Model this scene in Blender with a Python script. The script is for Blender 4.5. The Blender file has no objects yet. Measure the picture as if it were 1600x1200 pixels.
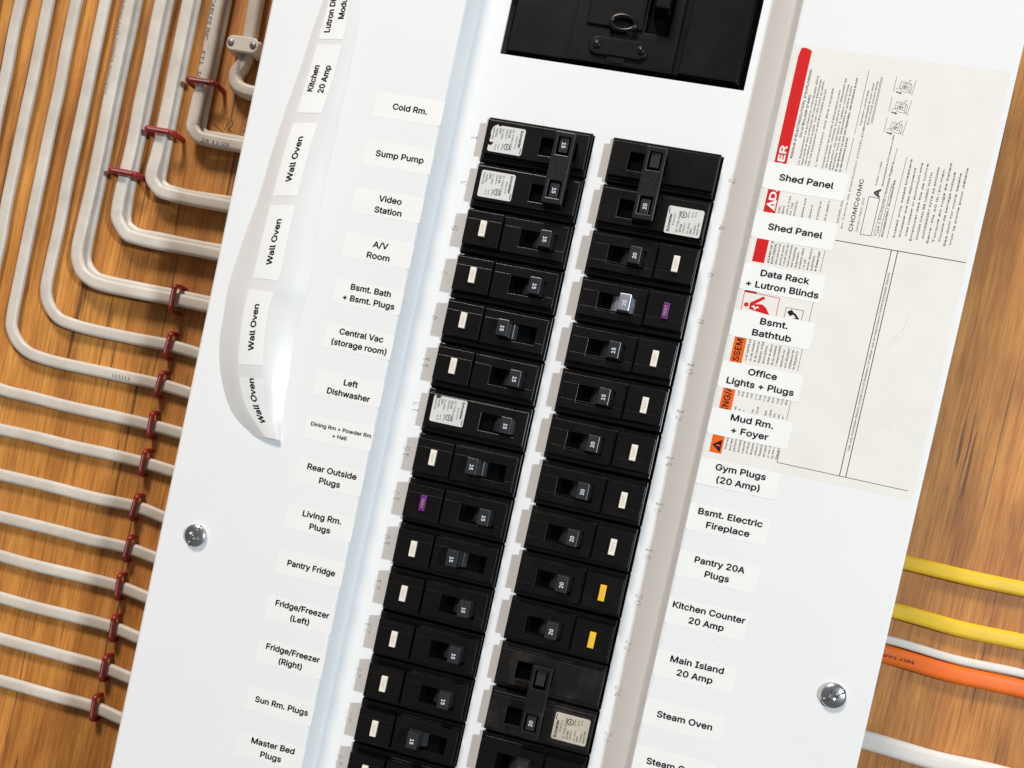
import bpy, bmesh, math, random, os
import numpy as np
from mathutils.geometry import delaunay_2d_cdt
from mathutils import Vector, Matrix
random.seed(7)
R = math.radians
SC = bpy.context.scene
COL = SC.collection
H0 = 1.5                                   # height of the panel's datum above the floor, metres

def V(x, y, z=0.0):                        # panel millimetres (right, up, out of the wall) -> metres
    return Vector((x*.001, -z*.001, y*.001))
def W(x, y, z=0.0):
    return V(x, y, z) + Vector((0, 0, H0))

# ------------------------------------------------------------------ camera
cam_d = bpy.data.cameras.new('camera'); cam = bpy.data.objects.new('camera', cam_d); COL.objects.link(cam)
cam_d.sensor_fit = 'HORIZONTAL'; cam_d.sensor_width = 36; cam_d.lens = 36*1400/1600
cam_d.shift_y = 160/1600; cam_d.clip_start = .01; cam_d.clip_end = 50
PR = Matrix(((0.9660001772644142, -0.2160363827247374, 0.14202795099673507),
             (0.21491078513113854, 0.9763532284230287, 0.023403584816150128),
             (-0.14372547428844265, 0.007915471378251451, 0.9895859403575933)))
PM = Matrix(((1, 0, 0), (0, 0, -1), (0, 1, 0)))
cam.matrix_world = Matrix.Translation(W(61.80, -198.68, 476.96)) @ (PM @ PR).to_4x4()
SC.camera = cam
# ------------------------------------------------------------------ world, lamps, exposure
wd = bpy.data.worlds.new('World'); SC.world = wd; wd.use_nodes = True
bg = wd.node_tree.nodes['Background']; bg.inputs[0].default_value = (1, .96, .91, 1); bg.inputs[1].default_value = .155
def lamp(name, pos, target, size, watts, col, shape='DISK', sy=None):
    d = bpy.data.lights.new(name, 'AREA'); d.shape = shape; d.size = size; d.energy = watts; d.color = col
    if sy: d.size_y = sy
    o = bpy.data.objects.new(name, d); COL.objects.link(o); o.location = pos
    o.rotation_euler = (target-pos).to_track_quat('-Z', 'Y').to_euler()
    return o
TGT = W(0, -180, 0)
lamp('key_lamp', TGT+V(.70*6500, .10*6500, .72*6500), TGT, .46, 325, (.80, .91, 1))
lamp('ceiling_lamp', TGT+V(-1500, 4700, 3100), TGT, 1.4, 315, (1, .91, .83))
SC.view_settings.view_transform = 'Standard'; SC.view_settings.look = 'None'
SC.view_settings.exposure = 0; SC.view_settings.gamma = 1
try: SC.view_settings.use_curve_mapping = False
except Exception: pass

# ------------------------------------------------------------------ materials
def nodes(name):
    m = bpy.data.materials.new(name); m.use_nodes = True
    nt = m.node_tree; return m, nt, nt.nodes['Principled BSDF']
def N(nt, t, **k):
    n = nt.nodes.new(t)
    for a, b in k.items(): setattr(n, a, b)
    return n
def ramp(nt, src, stops):
    r = N(nt, 'ShaderNodeValToRGB'); e = r.color_ramp.elements
    e[0].position, e[0].color = stops[0][0], (*stops[0][1], 1)
    e[1].position, e[1].color = stops[-1][0], (*stops[-1][1], 1)
    for p, c in stops[1:-1]:
        x = e.new(p); x.color = (*c, 1)
    nt.links.new(src, r.inputs[0]); return r.outputs[0]
def coords(nt, scale):
    g = N(nt, 'ShaderNodeNewGeometry'); mp = N(nt, 'ShaderNodeMapping')
    mp.inputs['Scale'].default_value = scale
    nt.links.new(g.outputs['Position'], mp.inputs[0]); return mp.outputs[0]
def noise(nt, vec, scale, detail=3, rough=.5, dist=0):
    n = N(nt, 'ShaderNodeTexNoise'); n.inputs['Scale'].default_value = scale
    n.inputs['Detail'].default_value = detail; n.inputs['Roughness'].default_value = rough
    n.inputs['Distortion'].default_value = dist
    nt.links.new(vec, n.inputs['Vector']); return n.outputs['Fac']
def bump(nt, h, bs, strength, dist):
    b = N(nt, 'ShaderNodeBump'); b.inputs['Strength'].default_value = strength; b.inputs['Distance'].default_value = dist
    nt.links.new(h, b.inputs['Height']); nt.links.new(b.outputs[0], bs.inputs['Normal'])
def mixc(nt, f, a, b, mode='MIX'):
    m = N(nt, 'ShaderNodeMix', data_type='RGBA', blend_type=mode)
    for s, v in ((m.inputs['Factor'], f), (m.inputs['A'], a), (m.inputs['B'], b)):
        if hasattr(v, 'is_output'): nt.links.new(v, s)
        else: s.default_value = v if isinstance(v, float) else (*v, 1)
    return m.outputs['Result']
def simple(name, col, rough, metal=0, var=0.0, bscale=0, bstr=.1, spec=.5, dist=.0002):
    m, nt, b = nodes(name)
    b.inputs['Roughness'].default_value = rough; b.inputs['Metallic'].default_value = metal
    b.inputs['Specular IOR Level'].default_value = spec
    b.inputs['Base Color'].default_value = (*col, 1)
    if var:
        v = coords(nt, (1, 1, 1)); n = noise(nt, v, 60, 4)
        nt.links.new(ramp(nt, n, [(.3, tuple(c*(1-var) for c in col)), (.7, tuple(min(1, c*(1+var*.6)) for c in col))]), b.inputs['Base Color'])
    if bscale: bump(nt, noise(nt, coords(nt, (1, 1, 1)), bscale, 2), b, bstr, dist)
    return m
M = {}
def paint():
    m, nt, b = nodes('white_enamel'); v = coords(nt, (1, 1, 1))
    n = noise(nt, v, 9, 4); s = noise(nt, v, 700, 1)
    spots = ramp(nt, s, [(.80, (0, 0, 0)), (.82, (1, 1, 1))])
    c = ramp(nt, n, [(.3, (.785, .785, .78)), (.7, (.81, .81, .80))])
    nt.links.new(mixc(nt, spots, c, (.45, .42, .40)), b.inputs['Base Color'])
    b.inputs['Roughness'].default_value = .5; b.inputs['Specular IOR Level'].default_value = .25
    bump(nt, noise(nt, v, 900, 2), b, .06, .0002)
    return m
M['paint'] = paint()
M['number'] = simple('embossed_paint', (.72, .72, .72), .4)
M['label'] = simple('label_paper', (.85, .842, .81), .5, var=.015)
M['sheet'] = simple('sheet_paper', (.785, .76, .70), .5, var=.03)
def liner():
    m, nt, b = nodes('liner_film'); b.inputs['Base Color'].default_value = (.83, .81, .79, 1); b.inputs['Roughness'].default_value = .3
    t = N(nt, 'ShaderNodeBsdfTranslucent'); t.inputs[0].default_value = (.80, .76, .72, 1)
    x = N(nt, 'ShaderNodeMixShader'); x.inputs[0].default_value = .10
    nt.links.new(b.outputs[0], x.inputs[1]); nt.links.new(t.outputs[0], x.inputs[2])
    nt.links.new(x.outputs[0], nt.nodes['Material Output'].inputs[0]); return m
M['liner'] = liner()
M['ink'] = simple('black_ink', (.008, .007, .012), .5, spec=.2)
M['grey_ink'] = simple('grey_ink', (.040, .037, .042), .6, spec=.2)
M['pale_ink'] = simple('pale_ink', (.15, .145, .15), .6, spec=.2)
M['red'] = simple('red_print', (.62, .003, .004), .5, spec=.3)
M['orange'] = simple('orange_print', (.80, .12, .004), .5, spec=.3)
M['white_print'] = simple('white_print', (.82, .80, .77), .5)
def plastic(name, col, rough, dust=.0, warm=(.11, .09, .07), spec=.5):
    m, nt, b = nodes(name); v = coords(nt, (1, 1, 1))
    n = noise(nt, v, 55, 6, .65); sp = noise(nt, v, 900, 2)
    d = ramp(nt, n, [(.50, (0, 0, 0)), (.80, (1, 1, 1))])
    mul = N(nt, 'ShaderNodeMath', operation='MULTIPLY'); nt.links.new(d, mul.inputs[0]); mul.inputs[1].default_value = dust
    fleck = ramp(nt, sp, [(.74, (0, 0, 0)), (.79, (1, 1, 1))])
    ml2 = N(nt, 'ShaderNodeMath', operation='MULTIPLY'); nt.links.new(fleck, ml2.inputs[0]); ml2.inputs[1].default_value = .25
    c = mixc(nt, mul.outputs[0], col, warm)
    nt.links.new(mixc(nt, ml2.outputs[0], c, (.10, .095, .09)), b.inputs['Base Color'])
    rr = N(nt, 'ShaderNodeMapRange'); rr.inputs['To Min'].default_value = rough-.05; rr.inputs['To Max'].default_value = rough+.08
    nt.links.new(n, rr.inputs['Value']); nt.links.new(rr.outputs[0], b.inputs['Roughness'])
    b.inputs['Specular IOR Level'].default_value = spec
    bump(nt, noise(nt, v, 1800, 2), b, .12, .0001)
    return m
M['black'] = plastic('black_phenolic', (.0036, .0032, .0033), .27, .035, spec=.36)
M['main'] = plastic('main_black', (.0036, .0032, .0036), .25, .02, spec=.35)
M['dusty'] = plastic('dusty_black_phenolic', (.006, .0052, .005), .45, .45, (.075, .057, .042), spec=.32)
M['well'] = simple('well_shade', (.0015, .0015, .0015), .7, spec=.05)  # near-black colour paints in the shade of deeper slots
M['handle'] = plastic('handle_plastic', (.024, .025, .028), .26, .08, (.08, .08, .08))
M['glare'] = simple('painted_glare', (.50, .54, .60), .30, .6, var=.35)  # bright metallic colour stands in for lamp glare on one plastic handle
M['tie'] = plastic('tie_bar_plastic', (.009, .010, .012), .28, .05, (.08, .08, .08))
M['numeral'] = simple('numeral_white', (.70, .72, .74), .5)
M['button_white'] = simple('button_white', (.82, .76, .66), .45)
M['button_purple'] = simple('button_purple', (.13, .012, .16), .45)
M['button_yellow'] = simple('button_yellow', (.90, .52, .004), .45)
M['rating'] = simple('rating_sticker', (.66, .65, .61), .5, var=.06)
M['rating_old'] = simple('aged_rating_sticker', (.50, .45, .36), .6, var=.35)
M['steel'] = simple('zinc_steel', (.62, .63, .65), .27, 1, var=.25, bscale=260, bstr=.25)
M['dull'] = simple('dull_steel', (.28, .28, .27), .45, .8, var=.3)
M['staple'] = simple('red_insulation', (.30, .022, .018), .30, var=.3)
M['bright_wire'] = simple('bright_wire', (.80, .74, .72), .38, .85)
M['clamp'] = simple('clamp_plastic', (.72, .68, .60), .45)
M['box'] = simple('grey_enclosure', (.45, .46, .47), .5)
M['orange_cable'] = simple('orange_jacket', (.86, .16, .012), .4, var=.08)
M['yellow_cable'] = simple('yellow_jacket', (.85, .55, .03), .4, var=.08)
def jacket(name, a, b_):
    m, nt, b = nodes(name); v = coords(nt, (1, 1, 1)); n = noise(nt, v, 45, 5, .6)
    nt.links.new(ramp(nt, n, [(.3, a), (.7, b_)]), b.inputs['Base Color'])
    b.inputs['Roughness'].default_value = .42
    bump(nt, noise(nt, v, 260, 3), b, .2, .0004)
    return m
M['cable'] = jacket('white_jacket', (.52, .46, .39), (.66, .60, .52))
M['cable_bright'] = jacket('bright_white_jacket', (.68, .64, .58), (.78, .74, .68))
def wood():
    m, nt, b = nodes('fir_plywood')
    v1 = coords(nt, (26, 1, 2.2)); n1 = noise(nt, v1, 2.0, 5, .6, .6)
    v2 = coords(nt, (260, 1, 11)); n2 = noise(nt, v2, 2.4, 5, .7)
    v3 = coords(nt, (14, 1, 4.5)); n3 = noise(nt, v3, 2.2, 4, .6)
    v4 = coords(nt, (150, 1, 3.2)); n4 = noise(nt, v4, 1.5, 4, .6, .35)
    c1 = ramp(nt, n1, [(.25, (.36, .125, .022)), (.42, (.56, .22, .040)), (.6, (.70, .31, .064)), (.8, (.80, .42, .11))])
    c2 = mixc(nt, .65, c1, ramp(nt, n2, [(.32, (.40, .32, .27)), (.58, (1, 1, 1))]), 'MULTIPLY')
    c3 = mixc(nt, .85, c2, ramp(nt, n3, [(.34, (.55, .47, .42)), (.62, (1.0, 1.0, 1.0))]), 'MULTIPLY')
    crack = ramp(nt, n4, [(.615, (0, 0, 0)), (.66, (1, 1, 1))])
    ck = N(nt, 'ShaderNodeMath', operation='MULTIPLY'); nt.links.new(crack, ck.inputs[0]); ck.inputs[1].default_value = .75
    nt.links.new(mixc(nt, ck.outputs[0], c3, (.07, .025, .008)), b.inputs['Base Color'])
    b.inputs['Roughness'].default_value = .55
    ad = N(nt, 'ShaderNodeMath', operation='SUBTRACT'); nt.links.new(n2, ad.inputs[0]); nt.links.new(crack, ad.inputs[1])
    bump(nt, ad.outputs[0], b, .3, .0006)
    return m
M['wood'] = wood()

# ------------------------------------------------------------------ mesh helpers
class MB:
    def __init__(s): s.v = []; s.f = []; s.sm = []
    def add(s, vs, fs, smooth=False):
        o = len(s.v); s.v += [tuple(p) for p in vs]; s.f += [[i+o for i in f] for f in fs]; s.sm += [smooth]*len(fs)
        return s
    def box(s, x0, x1, y0, y1, z0, z1, t=0, tx=None):
        tx = t if tx is None else tx
        vs = [(x0, y0, z0), (x1, y0, z0), (x1, y1, z0), (x0, y1, z0),
              (x0+tx, y0+t, z1), (x1-tx, y0+t, z1), (x1-tx, y1-t, z1), (x0+tx, y1-t, z1)]
        return s.add(vs, [(3, 2, 1, 0), (4, 5, 6, 7), (0, 1, 5, 4), (1, 2, 6, 5), (2, 3, 7, 6), (3, 0, 4, 7)])
    def prism(s, pts, z0, z1):
        n = len(pts); vs = [(x, y, z0) for x, y in pts]+[(x, y, z1) for x, y in pts]
        return s.add(vs, [list(range(n))[::-1], list(range(n, 2*n))]+[(i, (i+1) % n, n+(i+1) % n, n+i) for i in range(n)])
    def flat(s, pts, z):
        return s.add([(x, y, z) for x, y in pts], [list(range(len(pts)))])
    def rect(s, x0, x1, y0, y1, z): return s.flat([(x0, y0), (x1, y0), (x1, y1), (x0, y1)], z)
    def line(s, x0, y0, x1, y1, w, z):
        d = Vector((x1-x0, y1-y0)); n = Vector((-d.y, d.x)).normalized()*w/2
        return s.flat([(x0-n.x, y0-n.y), (x1-n.x, y1-n.y), (x1+n.x, y1+n.y), (x0+n.x, y0+n.y)], z)
    def plate(s, xs, ys, hole, z0, z1):
        d = {}
        def vv(i, j, k):
            if (i, j, k) not in d: d[(i, j, k)] = len(s.v); s.v.append((xs[i], ys[j], z1 if k else z0))
            return d[(i, j, k)]
        nx, ny = len(xs)-1, len(ys)-1
        ok = lambda i, j: 0 <= i < nx and 0 <= j < ny and not hole(i, j)
        fs = []
        for i in range(nx):
            for j in range(ny):
                if not ok(i, j): continue
                fs.append((vv(i, j, 1), vv(i+1, j, 1), vv(i+1, j+1, 1), vv(i, j+1, 1)))
                if not ok(i-1, j): fs.append((vv(i, j, 0), vv(i, j, 1), vv(i, j+1, 1), vv(i, j+1, 0)))
                if not ok(i+1, j): fs.append((vv(i+1, j, 0), vv(i+1, j+1, 0), vv(i+1, j+1, 1), vv(i+1, j, 1)))
                if not ok(i, j-1): fs.append((vv(i, j, 0), vv(i+1, j, 0), vv(i+1, j, 1), vv(i, j, 1)))
                if not ok(i, j+1): fs.append((vv(i, j+1, 0), vv(i, j+1, 1), vv(i+1, j+1, 1), vv(i+1, j+1, 0)))
        s.f += [list(f) for f in fs]; s.sm += [False]*len(fs); return s
    def disc(s, cx, cy, z0, prof, n=28, smooth=True):     # lathe about z: prof = [(r, z)...]
        vs = []; fs = []
        for r, z in prof:
            for k in range(n): a = 2*math.pi*k/n; vs.append((cx+r*math.cos(a), cy+r*math.sin(a), z0+z))
        for i in range(len(prof)-1):
            for k in range(n): fs.append((i*n+k, i*n+(k+1) % n, (i+1)*n+(k+1) % n, (i+1)*n+k))
        fs.append([(len(prof)-1)*n+k for k in range(n)])
        return s.add(vs, fs, smooth)
    def sweep(s, path, sec, closed=False, cap=True):      # sec = [(side, normal)...]
        n = len(path); m = len(sec); vs = []; fs = []
        P = [Vector(p) for p in path]
        for i in range(n):
            if closed: t = P[(i+1) % n]-P[i-1]
            else: t = P[min(i+1, n-1)]-P[max(i-1, 0)]
            t.normalize(); up = Vector((0, 0, 1))
            sd = t.cross(up)
            if sd.length < 1e-3: sd = s_last
            sd.normalize(); s_last = sd; nn = sd.cross(t).normalized()
            for a, b in sec: vs.append(P[i]+sd*a+nn*b)
        rng = n if closed else n-1
        for i in range(rng):
            j = (i+1) % n
            for k in range(m): fs.append((i*m+k, i*m+(k+1) % m, j*m+(k+1) % m, j*m+k))
        if cap and not closed: fs += [list(range(m))[::-1], list(range((n-1)*m, n*m))]
        return s.add(vs, fs, True)
    def text(s, t2, fn):
        o = len(s.v)
        for x, y, j in t2[0]:
            p = fn(x, y); s.v.append((p[0], p[1], p[2]+.002*j))
        s.f += [[i+o for i in f] for f in t2[1]]; s.sm += [False]*len(t2[1])
        return s
    def mesh(s, name, mat, org=(0, 0, 0), bevel=0, seg=2, wob=0):
        me = bpy.data.meshes.new(name)
        me.from_pydata([V(x-org[0], y-org[1], z-org[2]) for x, y, z in s.v], [], s.f)
        me.polygons.foreach_set('use_smooth', s.sm)
        if bevel:
            bm = bmesh.new(); bm.from_mesh(me)
            bmesh.ops.recalc_face_normals(bm, faces=bm.faces)
            ed = [e for e in bm.edges if len(e.link_faces) == 2 and e.calc_face_angle(0) > .5]
            bmesh.ops.bevel(bm, geom=ed, offset=bevel*.001, segments=seg, profile=.5, affect='EDGES', clamp_overlap=True)
            bm.to_mesh(me); bm.free()
        me.materials.append(mat); me.update(); return me

def link(name, me, parent=None, loc=(0, 0, 0)):
    o = bpy.data.objects.new(name, me); COL.objects.link(o)
    if parent: o.parent = parent
    o.location = loc; return o
def thing(name, label, cat, org, group=None):
    o = bpy.data.objects.new(name, None); COL.objects.link(o); o.location = W(*org); o.empty_display_size = .005
    o['label'] = label; o['category'] = cat
    if group: o['group'] = group
    return o
def kids(o): return [c for c in COL.objects if c.parent == o]

# ------------------------------------------------------------------ lettering (flat print)
FONTS = {}
def font():
    if 'f' not in FONTS:
        f = None
        try:
            p = os.path.join(bpy.utils.system_resource('DATAFILES', path='fonts'), 'Inter.woff2')
            if os.path.exists(p): f = bpy.data.fonts.load(p)
        except Exception: f = None
        FONTS['f'] = f
    return FONTS['f']
TC = {}
def fill_outline(pts, edges):              # glyph outlines may overlap: triangulate and keep what winds round
    if not pts: return [], []
    loops = []; nxt = {}
    for a, b in edges: nxt.setdefault(a, []).append(b); nxt.setdefault(b, []).append(a)
    seen = set()
    for a in range(len(pts)):
        if a in seen or a not in nxt: continue
        lp = [a]; seen.add(a); c = a+1 if a+1 in nxt[a] else nxt[a][0]
        while c not in seen:
            lp.append(c); seen.add(c); q = [x for x in nxt[c] if x not in seen]
            if not q: break
            c = q[0]
        loops.append(lp)
    E = [(lp[i], lp[(i+1) % len(lp)]) for lp in loops for i in range(len(lp))]
    k = 1000.0
    r = delaunay_2d_cdt([Vector((x*k, y*k)) for x, y in pts], E, [], 0, 1e-3, False)
    V_ = np.array([(v.x/k, v.y/k) for v in r[0]]); T = [f for f in r[2] if len(f) == 3]
    if not T: return [], []
    P = np.array(pts); A, B = P[[e[0] for e in E]], P[[e[1] for e in E]]; Cn = V_[np.array(T)].mean(1)
    w = np.zeros(len(T))
    for s0 in range(0, len(T), 400):
        c = Cn[s0:s0+400]; y = c[:, 1:2]; x = c[:, 0:1]
        cr = (B[:, 0]-A[:, 0])[None]*(y-A[:, 1][None])-(x-A[:, 0][None])*(B[:, 1]-A[:, 1])[None]
        up = (A[:, 1][None] <= y) & (B[:, 1][None] > y) & (cr > 0); dn = (A[:, 1][None] > y) & (B[:, 1][None] <= y) & (cr < 0)
        w[s0:s0+400] = up.sum(1)-dn.sum(1)
    out = []
    for t, q in zip(T, w):
        if q:
            a, b, c = (V_[i] for i in t)
            out.append(list(t) if (b[0]-a[0])*(c[1]-a[1])-(b[1]-a[1])*(c[0]-a[0]) > 0 else [t[0], t[2], t[1]])
    return [tuple(v) for v in V_], out
def text2d(s, size, width=None, xs=.93, bold=0.0, line=1.17, res=2, emboss=0):
    key = (s, size, width, xs, bold, line, emboss)
    if key in TC: return TC[key]
    c = bpy.data.curves.new('lettering', 'FONT'); c.body = s; c.size = size
    if font(): c.font = font()
    c.align_x = 'CENTER'; c.align_y = 'TOP_BASELINE'; c.space_line = line; c.resolution_u = res; c.fill_mode = 'NONE'
    o = bpy.data.objects.new('lettering', c); COL.objects.link(o)
    dg = bpy.context.evaluated_depsgraph_get(); dg.update()
    me = bpy.data.meshes.new_from_object(o.evaluated_get(dg))
    vs, fs = fill_outline([(v.co.x, v.co.y) for v in me.vertices], [tuple(e.vertices) for e in me.edges])
    bpy.data.objects.remove(o); bpy.data.curves.remove(c); bpy.data.meshes.remove(me)
    if vs:
        x0, x1 = min(v[0] for v in vs), max(v[0] for v in vs); y0, y1 = min(v[1] for v in vs), max(v[1] for v in vs)
        k = xs if width is None else width/(x1-x0)
        vs = [((x-(x0+x1)/2)*k, y-(y0+y1)/2, 0) for x, y in vs]
        if bold > 0:                       # heavier weight: the outline printed again a hair to each side
            q = bold*size; v0, f0 = vs, fs; vs = []; fs = []
            for j, (dx, dy) in enumerate(((-q, 0), (q, 0), (0, -q), (0, q))):
                o_ = len(vs); vs += [(x+dx, y+dy, j) for x, y, _ in v0]; fs += [[i+o_ for i in f] for f in f0]
    TC[key] = (vs, fs); return TC[key]
def at(cx, cy, z, rot=0):                 # rot 0 upright, 90 reading up, -90 reading down
    c, s = math.cos(R(rot)), math.sin(R(rot))
    return lambda x, y: (cx+x*c-y*s, cy+x*s+y*c, z)
def rrect(x0, x1, y0, y1, r, n=4):
    pts = []
    for cx, cy, a0 in ((x1-r, y1-r, 0), (x0+r, y1-r, 90), (x0+r, y0+r, 180), (x1-r, y0+r, 270)):
        for k in range(n+1): a = R(a0+90*k/n); pts.append((cx+r*math.cos(a), cy+r*math.sin(a)))
    return pts
def crom(pts, n):
    P = [Vector(p) for p in pts]; P = [P[0]*2-P[1]]+P+[P[-1]*2-P[-2]]; out = []
    for i in range(1, len(P)-2):
        for k in range(n):
            t = k/n; a, b, c, d = P[i-1:i+3]
            out.append(.5*((2*b)+(c-a)*t+(2*a-5*b+4*c-d)*t*t+(3*b-a-3*c+d)*t**3))
    out.append(P[-2]); return out

# ================================================================== SETTING: plywood wall
ZW = -90
wall = link('wall', MB().box(-900, 900, -1100, 700, ZW-18, ZW).mesh('wall', M['wood'], (0, 0, ZW)), None, W(0, 0, ZW))
wall['kind'] = 'structure'
pm = MB()
for pts in ([(-262, -12), (-261, -16), (-262.5, -20)], [(-259.5, -13), (-257.5, -14), (-258, -17), (-260, -20), (-257, -20.5)],
            [(-249, -14), (-247.5, -17), (-249, -19), (-246, -20)], [(-272, -17), (-263, -22), (-254, -30)], [(-254, -25), (-249, -31), (-247, -37)]):
    for a, b in zip(pts, pts[1:]): pm.line(*a, *b, .5, ZW+.1)
link('pencil_mark', pm.mesh('pencil_mark', M['grey_ink'], (0, 0, ZW)), wall)

# ================================================================== BREAKER PANEL
ZC, ZD = 6, -10                            # raised flanks, recessed dead front
panel = thing('breaker_panel', 'large white metal breaker panel with a recessed centre strip, mounted on the plywood wall', 'breaker panel', (0, -200, ZW))
PO = (0, -200, ZW)
YB, YT = -760, 190
prof = [(-196, -6), (-196, 4.6), (-195.6, 5.6), (-194.6, 6), (-88.2, 6), (-87.0, 5.7), (-86.4, 4.9), (-84.6, -8.4), (-84.0, -9.5), (-82.8, -10),
        (82.8, -10), (84.0, -9.5), (84.6, -8.4), (86.4, 4.9), (87.0, 5.7), (88.2, 6), (194.6, 6), (195.6, 5.6), (196, 4.6), (196, -6)]
HL, HR, HM = (-64.9, -4.7), (6.5, 65.4), (-66.7, 67.7)
NROW = 16
YH0, YH1 = -14.4, -25.4*NROW-13.4
cov = MB()
ys = [YB, YH1, YH0, 21.8, 158, YT]
for (xa, za), (xb, zb) in zip(prof, prof[1:]):
    if za == zb == -10:
        xs = [-82.8, HM[0], HL[0], HL[1], HR[0], HR[1], HM[1], 82.8]
        for i in range(7):
            for j in range(5):
                if (j == 1 and i in (2, 4)) or (j == 3 and 1 <= i <= 5): continue
                cov.rect(xs[i], xs[i+1], ys[j], ys[j+1], -10)
    else:
        cov.add([(xa, YB, za), (xb, YB, zb), (xb, YT, zb), (xa, YT, za)], [(0, 1, 2, 3)], not (za == zb == 6))
def ret(x0, x1, y0, y1):                   # sheet edge of each opening
    c = [(x0, y0), (x1, y0), (x1, y1), (x0, y1)]
    for a, b in zip(c, c[1:]+c[:1]): cov.add([(*a, -10), (*b, -10), (*b, -11.6), (*a, -11.6)], [(0, 1, 2, 3)])
ret(*HL, YH1, YH0); ret(*HR, YH1, YH0); ret(*HM, 21.8, 158)
for k in range(1, NROW):                   # stubs left where the twist-out blanks broke off
    y = -25.4*k-13.2+random.uniform(-.4, .4)
    for x, s in ((HL[0], 1), (HL[1], -1), (HR[0], 1), (HR[1], -1)):
        w = random.uniform(.15, .5)
        cov.box(min(x, x+s*w), max(x, x+s*w), y-.6, y+.6, -11.4, -10.02)
link('cover', cov.mesh('cover', M['paint'], PO), panel)
link('enclosure', MB().box(-191, 191, YB+6, YT-6, ZW+.2, -7).mesh('enclosure', M['box'], PO), panel) if False else None
enc = MB()
for b in ((-191, -188, YB+6, YT-6), (188, 191, YB+6, YT-6), (-188, 188, YT-9, YT-6), (-188, 188, YB+6, YB+9)): enc.box(*b, ZW+.2, -4)
enc.box(-188, 188, YB+9, YT-9, ZW+.2, ZW+2.2)
link('enclosure', enc.mesh('enclosure', M['box'], PO), panel)

def emboss_text(s, rot):
    c = bpy.data.curves.new('n', 'FONT'); c.body = s; c.size = 7.6
    if font(): c.font = font()
    c.align_x = 'CENTER'; c.align_y = 'CENTER'; c.resolution_u = 3; c.fill_mode = 'NONE'; c.bevel_depth = .12; c.bevel_resolution = 1; c.offset = -.42
    c.space_character = 1.12
    o = bpy.data.objects.new('n', c); COL.objects.link(o); dg = bpy.context.evaluated_depsgraph_get(); dg.update()
    me = bpy.data.meshes.new_from_object(o.evaluated_get(dg))
    vs = [(v.co.x, v.co.y, v.co.z) for v in me.vertices]; fs = [list(p.vertices) for p in me.polygons]
    bpy.data.objects.remove(o); bpy.data.curves.remove(c); bpy.data.meshes.remove(me); return vs, fs
for k in range(1, NROW):
    for s, x, rot in ((2*k-1, -70.8, 90), (2*k, 72.2, -90)):
        y = -25.4*k-.6
        vs, fs = emboss_text(str(s), rot); f = at(x, y, 0, rot)
        b = MB(); b.add([(*f(px*.92, py*.92)[:2], ZD+.02+pz) for px, py, pz in vs], fs, True)
        link('embossed_number', b.mesh('embossed_number', M['number'], PO), panel)
# cover screws: pan heads with a combined slot and cross recess
def screw(x, y, a):
    b = MB(); n = 36; rad = 6.5
    cs, sn = math.cos(a), math.sin(a)
    rs = [6.5, 6.45, 6.1, 5.2, 4.2, 3.2, 2.2, 1.4, .7]; zs = [0, 1.3, 1.9, 2.4, 2.75, 2.95, 3.08, 3.13, 3.15]
    vs = []; fs = []
    n = 72
    for r, z in zip(rs, zs):
        for k in range(n):
            t = 2*math.pi*k/n; px, py = r*math.cos(t), r*math.sin(t); d = 0
            u, w = px*cs+py*sn, -px*sn+py*cs
            if r < 6.2 and abs(w) < .62: d = 1.3
            if r < 2.6 and (abs(u) < .75): d = 1.6
            if r < 1.5: d = 2.2
            vs.append((x+px, y+py, ZC+z-d))
    for i in range(len(rs)-1):
        for k in range(n): fs.append((i*n+k, i*n+(k+1) % n, (i+1)*n+(k+1) % n, (i+1)*n+k))
    fs.append([(len(rs)-1)*n+k for k in range(n)])
    b.add(vs, fs, False)
    return b
for x, y, a in ((-174.0, -275.2, R(68)), (176.6, -277.2, R(38))):
    link('screw', screw(x, y, a).mesh('screw', M['steel'], PO), panel)

# ================================================================== MAIN BREAKER
mo = (0, 88, -40)
mb = thing('main_breaker', 'big black main breaker with a lock ring, above the two rows of small breakers', 'main breaker', mo)
b = MB().box(-65.3, 66.2, 22.8, 157, -40, -12).box(-64.0, 64.8, 24.6, 156, -12, -7.6, .6)
link('body', b.mesh('body', M['main'], mo, .5), mb)
b = MB().plate([-29.5, -23, 8.6, 9.6, 22.3, 28], [24.6, 43.8, 156], lambda i, j: j == 1 and i == 3, -7.6, -4.6)
link('centre_housing', b.mesh('centre_housing', M['main'], mo, .5), mb)
link('side_rail', MB().box(31.4, 63.5, 25.2, 155.5, -7.6, -4.9, .4).mesh('side_rail', M['main'], mo, .5), mb)
link('window_plate', MB().box(-22.6, 8.2, 43.9, 150, -4.6, -3.4, .5).mesh('window_plate', M['main'], mo, .3), mb)
link('handle_well', MB().box(9.8, 22.1, 44, 155, -7.55, -7.3).mesh('handle_well', M['well'], mo), mb)
link('handle', MB().box(12.2, 21.2, 53, 78, -7.3, 5, .8).mesh('handle', M['main'], mo, .6), mb)
lp = MB().prism(rrect(-18.6, 13.4, 28.6, 37.8, 4.5, 6), -4.6, -2.9).prism([(-7.3, 37.2), (3.2, 37.2), (2.2, 41.5), (-6.2, 41.5)], -4.6, -2.95)
lp = link('lock_plate', lp.mesh('lock_plate', M['main'], mo, .35), mb)
for x in (-14.3, 9.8):
    link('rivet', MB().disc(x, 33.4, -2.9, [(2.2, 0), (2.15, .5), (1.7, .8), (1.3, .55), (.9, .9), (.4, 1.0)]).mesh('rivet', M['main'], mo), lp)
b = MB(); n = 36
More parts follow.
